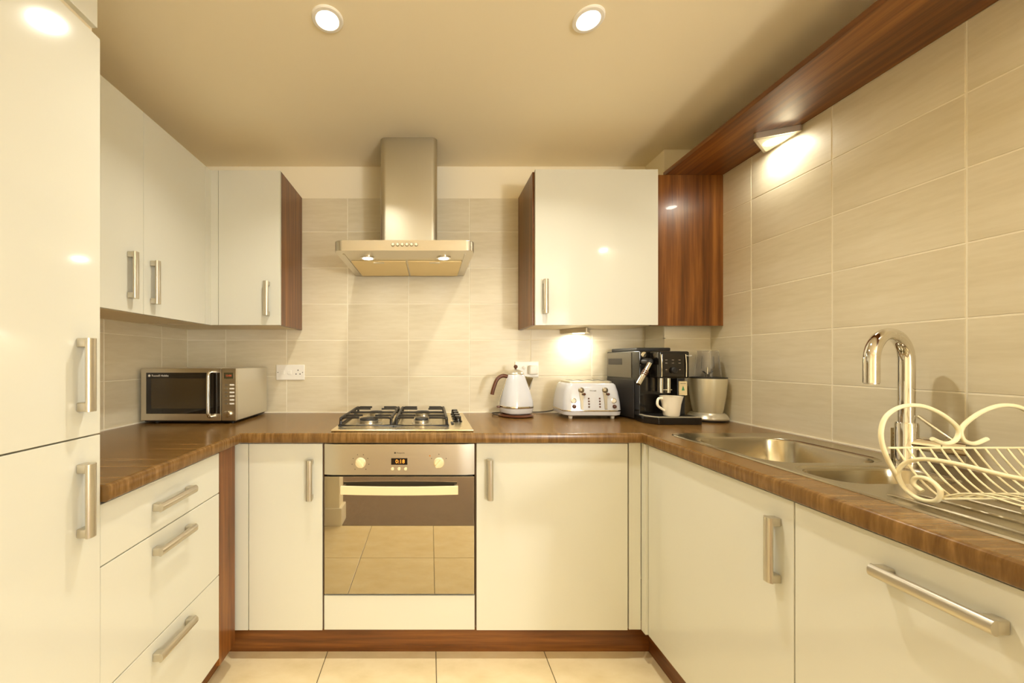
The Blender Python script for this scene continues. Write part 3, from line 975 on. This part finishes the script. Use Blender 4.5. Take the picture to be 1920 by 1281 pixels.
# head with control panel
hx0, hx1, hyf = 1.046, 1.186, -.370
B().box(hx0, hx1, hyf, -.288, zw + .208, zw + .332, .008, 3).done('head', M['black'], t)
pn = B().box(hx0 + .010, hx1 - .026, hyf - .004, hyf + .003, zw + .214, zw + .320, .003).done('control_panel', M['darkglass'], t)
for x in (hx0 + .006, hx1 - .022):
    B().tube(spline([(x, hyf - .004, zw + .318), (x + .003, hyf - .005, zw + .27), (x + .003, hyf - .004, zw + .215)], 5), .0022, 8).done('trim_line', M['chrome'], pn)
B().lathe([(.014, 0), (.014, .010), (.011, .013), (.0001, .0135)], (hx0 + .062, hyf - .004, zw + .245), '-Y', 24).done('dial', M['blackm'], pn)
for i, x in enumerate((hx0 + .030, hx0 + .060, hx0 + .090)):
    for z in (zw + .292, zw + .278):
        B().box(x - .005, x + .005, hyf - .0046, hyf - .003, z - .002, z + .002).done('symbol', M['grey'], pn)
for x in (hx0 + .030, hx0 + .092):
    B().box(x - .004, x + .004, hyf - .0046, hyf - .003, zw + .246, zw + .250).done('symbol', M['grey'], pn)
text('brand_lettering', 'DeLonghi', .0075, (hx1 - .020, hyf - .0008, zw + .312), FRONT, M['white'], t)
# spouts
for x in (hx0 + .024, hx0 + .058):
    B().prism(rrect(x - .008, x + .008, -.352, -.326, .005, 3), zw + .140, zw + .2085, .001).done('spout', M['chrome'], t)
B().box(hx0 + .020, hx0 + .076, -.344, -.334, zw + .152, zw + .156).done('spout_bar', M['chrome'], t)
# front column and notice
B().box(1.154, 1.192, -.330, -.288, zw + .036, zw + .2085, .004).done('front_column', M['blackm'], t)
st = B().box(1.160, 1.198, -.3345, -.3300, zw + .128, zw + .193, .0003).done('sticker', M['card'], t)
gb = B()
gb.loft([[(1.172, -.3349, zw + .150), (1.186, -.3349, zw + .150), (1.186, -.3343, zw + .150), (1.172, -.3343, zw + .150)],
         [(1.1788, -.3349, zw + .172), (1.1792, -.3349, zw + .172), (1.1792, -.3343, zw + .172), (1.1788, -.3343, zw + .172)]])
gb.done('tree_symbol', M['green'], st)
B().box(1.166, 1.192, -.3349, -.3343, zw + .181, zw + .183).done('printed_line', M['grey'], st)
# steam wand
w0, w1 = Vector((1.014, -.352, zw + .276)), Vector((.950, -.372, zw + .182))
wd = B().tube([w0, w0.lerp(w1, .5), w1], .0105, 14).done('steam_wand', M['chrome'], t)
for f in (.36, .44, .52):
    p = w0.lerp(w1, f)
    q = w0.lerp(w1, f + .035)
    B().tube([p, q], .0130, 14).done('grip_ring', M['brown'], wd)
B().lathe([(.016, 0), (.016, .05), (.010, .06), (.0001, .061)], (1.022, -.288, zw + .285), '-Y', 18).done('steam_joint', M['blackm'], t)
B().lathe([(.013, 0), (.013, .008), (.0001, .010)], (1.018, -.289, zw + .318), '-Y', 18).done('steam_dial', M['chrome'], t)
# drip tray
tr = B().prism([(1.000, -.2885), (1.212, -.2885), (1.222, -.330), (1.222, -.398), (1.026, -.398), (.990, -.345), (.990, -.2885)], zw + .0004, zw + .032, .003).done('drip_tray', M['black'], t)
B().prism([(.996, -.292), (1.208, -.292), (1.218, -.332), (1.218, -.394), (1.028, -.394), (.994, -.343)], zw + .0315, zw + .036, .0015).done('tray_rim', M['silver'], tr)
B().prism([(1.008, -.298), (1.202, -.298), (1.208, -.334), (1.208, -.384), (1.033, -.384), (1.006, -.341)], zw + .0355, zw + .0365).done('tray_grid', M['blackm'], tr)

# ------------------------------------------------------------------ cup on the drip tray
ux, uy, uz = 1.105, -.364, WT + .0367
t = thing('coffee_cup', 'white coffee cup on the drip tray of the coffee machine', 'cup', (ux, uy, uz))
B().lathe([(.0001, .0003), (.030, .0003), (.033, .004), (.039, .055), (.0465, .086), (.048, .090), (.0455, .090), (.037, .055), (.030, .007), (.0001, .006)], (ux, uy, uz), seg=36, cap0=False, cap1=False).done('bowl', M['ceramic'], t)
B().tube(spline([(ux - .041, uy - .004, uz + .078), (ux - .060, uy - .006, uz + .080), (ux - .067, uy - .006, uz + .064), (ux - .063, uy - .006, uz + .045), (ux - .034, uy - .004, uz + .024)], 6), .0055, 10).done('handle', M['ceramic'], t)

# ------------------------------------------------------------------ blender
bx, by = 1.341, -.268
t = thing('blender', 'champagne bullet blender with clear cup in the right corner', 'blender', (bx, by, WT))
B().lathe([(.080, 0), (.082, .006), (.082, .010)], (bx, by, WT + .0004), seg=40).done('rubber_foot', M['blackm'], t)
B().lathe([(.083, .010), (.085, .016), (.078, .030), (.066, .041)], (bx, by, WT), seg=40).done('foot_ring', M['silver'], t)
M['champ'] = mat('champagne_plastic', rgb(210, 202, 176), 0.26, metal=0.3, coat=0.2)
B().lathe([(.060, .041), (.064, .060), (.074, .130), (.079, .195), (.079, .204)], (bx, by, WT), seg=40).done('motor_base', M['champ'], t)
B().lathe([(.079, .204), (.078, .209), (.060, .211), (.0001, .211)], (bx, by, WT), seg=40).done('collar', M['blackm'], t)
cu = B().lathe([(.056, .212), (.053, .250), (.046, .320), (.043, .336), (.0001, .338), (.0001, .3355), (.041, .334), (.044, .319), (.051, .250), (.054, .212)], (bx, by, WT), seg=36, cap0=False, cap1=False).done('cup', M['clear'], t)
for i in range(4):
    a = math.radians(25 + 90 * i)
    c, s = math.cos(a), math.sin(a)
    B().tube([(bx + .053 * c, by + .053 * s, WT + .25), (bx + .0475 * c, by + .0475 * s, WT + .31)], .003, 8).done('rib', M['clear'], cu)
bl = B().lathe([(.010, .211), (.010, .224), (.0001, .226)], (bx, by, WT), seg=18).done('blade_hub', M['blackm'], t)
for i in range(4):
    a = math.radians(20 + 90 * i)
    c, s = math.cos(a), math.sin(a)
    B().loft([[(bx + .004 * c - .004 * s, by + .004 * s + .004 * c, WT + .222), (bx + .004 * c + .004 * s, by + .004 * s - .004 * c, WT + .222), (bx + .004 * c, by + .004 * s, WT + .225)],
              [(bx + .026 * c - .002 * s, by + .026 * s + .002 * c, WT + .238), (bx + .026 * c + .002 * s, by + .026 * s - .002 * c, WT + .238), (bx + .026 * c, by + .026 * s, WT + .240)]]).done('blade', M['iron'], bl)
B().lathe([(.004, .224), (.004, .25), (.0001, .262)], (bx, by, WT), seg=12).done('blade_bolt', M['chrome'], bl)

# ------------------------------------------------------------------ sink
kx0, kx1, ky0, ky1 = .936, 1.390, -1.585, -.600
t = thing('sink', 'stainless steel one-and-a-half bowl sink with drainer by the right wall', 'sink', (1.16, -1.09, WT))
def bowl_loops(x0, x1, y0, y1, r):
    out = []
    for ins, z in ((0, WT + .0015), (.003, WT - .0025), (.012, WT - .003), (.014, WT - .010), (.020, WT - .120), (.045, WT - .150)):
        out.append([(x, y, z) for x, y in rrect(x0 + ins, x1 - ins, y0 + ins, y1 - ins, max(r - ins * .5, .02), 7)])
    return out
MB = (.962, 1.325, -1.032, -.672, .08)
HB = (.966, 1.285, -1.215, -1.060, .06)
bm = bmesh.new()
outer = rrect(kx0, kx1, ky0, ky1, .045, 7)
edges = []
def ring(pts, z):
    vs = [bm.verts.new((x, y, z)) for x, y in pts]
    es = [bm.edges.new((vs[i], vs[(i + 1) % len(vs)])) for i in range(len(vs))]
    return vs, es
zr = WT + .0035
vo, eo = ring(rrect(kx0 + .004, kx1 - .004, ky0 + .004, ky1 - .004, .043, 7), zr)
vi, ei = ring(rrect(kx0 + .020, kx1 - .016, ky0 + .016, ky1 - .016, .036, 7), WT + .0015)
v0, e0 = ring(outer, WT + .0004)
for a, c in ((v0, vo), (vo, vi)):
    for i in range(len(a)):
        j = (i + 1) % len(a)
        bm.faces.new((a[i], a[j], c[j], c[i]))
vm, em = ring(rrect(*MB, 7), WT + .0015)
vh, eh = ring(rrect(*HB, 7), WT + .0015)
bmesh.ops.triangle_fill(bm, use_beauty=True, edges=ei + em + eh, normal=(0, 0, 1))
b = B()
b.bm.free()
b.bm = bm
deck = b.done('deck', M['sink'], t, angle=30)
for nm, bb in (('main_bowl', MB), ('half_bowl', HB)):
    bw = B().loft(bowl_loops(*bb), cap0=False, cap1=True).done(nm, M['sink'], t, angle=50)
    for f in bw.data.polygons:
        pass
    cx, cy = (bb[0] + bb[1]) / 2, (bb[2] + bb[3]) / 2
    B().lathe([(.042, 0), (.042, .002), (.034, .003), (.028, .0012), (.0001, .0012)], (cx, cy, WT - .1500), seg=28).done('waste', M['chrome'], bw)
for i in range(6):
    x = .985 + i * .062
    B().tube([(x, -1.285, WT + .0012), (x, -1.30, WT + .0030), (x, -1.53, WT + .0030), (x, -1.545, WT + .0012)], .0030, 8).done('drainer_ridge', M['sink'], t)
B().lathe([(.017, 0), (.017, .002), (.012, .003), (.0001, .003)], (1.350, -1.30, WT + .0013), seg=22).done('overflow_cap', M['chrome'], t)

# ------------------------------------------------------------------ tap
px, py = 1.350, -1.026
zt = WT + .0019
t = thing('kitchen_tap', 'polished chrome swan-neck mixer tap behind the sink', 'tap', (px, py, zt))
B().lathe([(.0235, 0), (.0235, .006), (.0228, .009), (.0225, .108), (.021, .113), (.0001, .114)], (px, py, zt), seg=32).done('body', M['chrome'], t)
R = .075
ph = math.radians(15)
dv = Vector((-math.cos(ph), -math.sin(ph), 0))
base = Vector((px, py, zt))
ztop = .287
pts = [base + Vector((0, 0, .10)), base + Vector((0, 0, .2)), base + Vector((0, 0, ztop - .02))]
for i in range(19):
    a = math.pi * i / 18
    pts.append(base + dv * (R - R * math.cos(a)) + Vector((0, 0, ztop + R * math.sin(a) * 1.0)))
pts.append(base + dv * (2 * R) + Vector((0, 0, ztop - .06)))
B().tube(pts, .0165, 20).done('spout', M['chrome'], t)
tip = base + dv * (2 * R) + Vector((0, 0, ztop - .06))
B().lathe([(.0145, 0), (.0145, .004)], (tip.x, tip.y, tip.z - .0035), seg=20).done('aerator', M['nickel'], t)
arm = Vector((.52, -.85, 0)).normalized()
a0 = base + Vector((0, 0, .056))
sv = B().tube([a0 + arm * .01, a0 + arm * .060], .020, 20).done('valve', M['chrome'], t)
sv2 = B().tube([a0 + arm * .062, a0 + arm * .098], .0195, 20).done('lever_hub', M['chrome'], t)
l0 = a0 + arm * .082 + Vector((0, 0, .015))
B().tube([l0, l0 + Vector((-.012, .02, .022)), l0 + Vector((-.030, .055, .062))], .0048, 10).done('lever', M['chrome'], t)
# small printed tag beside the tap
tg = thing('swing_tag', 'small cream tag with orange print beside the tap', 'tag', (1.352, -.985, WT + .0016))
B().box(1.3545, 1.3765, -.9855, -.9845, WT + .0020, WT + .092, .0003).done('card', M['card'], tg)
for i in range(6):
    B().box(1.361, 1.371, -.9862, -.9854, WT + .020 + i * .011, WT + .0225 + i * .011).done('printed_line', M['orange'], tg)

# ------------------------------------------------------------------ dish rack
t = thing('dish_rack', 'cream wire dish rack with scrolled ends on the drainer', 'dish rack', (1.12, -1.45, WT + .003))
zd = WT + .0066
RX0, RX1 = .985, 1.250        # sides
YF, YN = -1.300, -1.640       # far end and near end
xm = (RX0 + RX1) / 2
rw = .0042
def fscr(u, z):               # scroll drawn in the far end plane: u from the middle, z above the sink
    return u, z
half = [(-.128, .030), (-.140, .052), (-.158, .090), (-.166, .130), (-.155, .165), (-.125, .185), (-.085, .188), (-.045, .174), (-.012, .150), (-.002, .132), (-.010, .114), (-.032, .108), (-.058, .118)]
for s in (1, -1):
    pl = spline([(xm + s * u, YF, zd + z) for u, z in half], 6)
    B().tube(pl, rw, 10).done('end_scroll', M['wire'], t)
    pl = spline([(xm + s * u, YN, zd + z) for u, z in half], 6)
    B().tube(pl, rw, 10).done('end_scroll', M['wire'], t)
zb2 = .098                     # basket rim height
for y in (YF + .004, YN - .004):
    B().tube([(RX0 - .014, y, zd + zb2), (RX1 + .014, y, zd + zb2)], .0022, 8).done('rim_wire', M['wire'], t)
for X in (RX0, RX1):
    # side rail ending in a spiral foot at both ends
    def rail(sgn, yend):
        P = [(.150, zb2 - .012), (.085, zb2 - .008), (.040, zb2 - .012), (.012, zb2 - .028), (.000, zb2 - .052), (.010, zb2 - .078), (.034, zb2 - .0935), (.060, zb2 - .088), (.066, zb2 - .066), (.050, zb2 - .050), (.030, zb2 - .052), (.026, zb2 - .066), (.040, zb2 - .076)]
        return [(X, yend - sgn * a, zd + h) for a, h in P]
    far = spline(rail(1, YF - .002), 6)
    near = spline(rail(-1, YN + .002), 6)
    B().tube(list(reversed(far)) + near[0:], rw, 10).done('side_rail', M['wire'], t)
nw = 12
for i in range(nw):
    x = RX0 + .004 + (RX1 - RX0 - .008) * i / (nw - 1)
    P = [(0, zb2), (.018, zb2 - .028), (.040, zb2 - .056), (.064, zb2 - .076), (.072, zb2 - .0775), (.082, zb2 - .072), (.105, zb2 - .060), (.135, zb2 - .055), (.170, zb2 - .058)]
    L_ = YF - YN
    pts = [(x, YF + .004 - a, zd + h) for a, h in P] + [(x, YN - .004 + a, zd + h) for a, h in reversed(P[:-1])]
    B().tube(spline(pts, 4), .0018, 6).done('basket_wire', M['wire'], t)
for y in (YF - .072, YF - .17, YN + .072):
    hz_ = zb2 - (.080 if y != YF - .17 else .0605)
    B().tube([(RX0, y, zd + hz_), (RX1, y, zd + hz_)], .0022, 8).done('cross_wire', M['wire'], t)
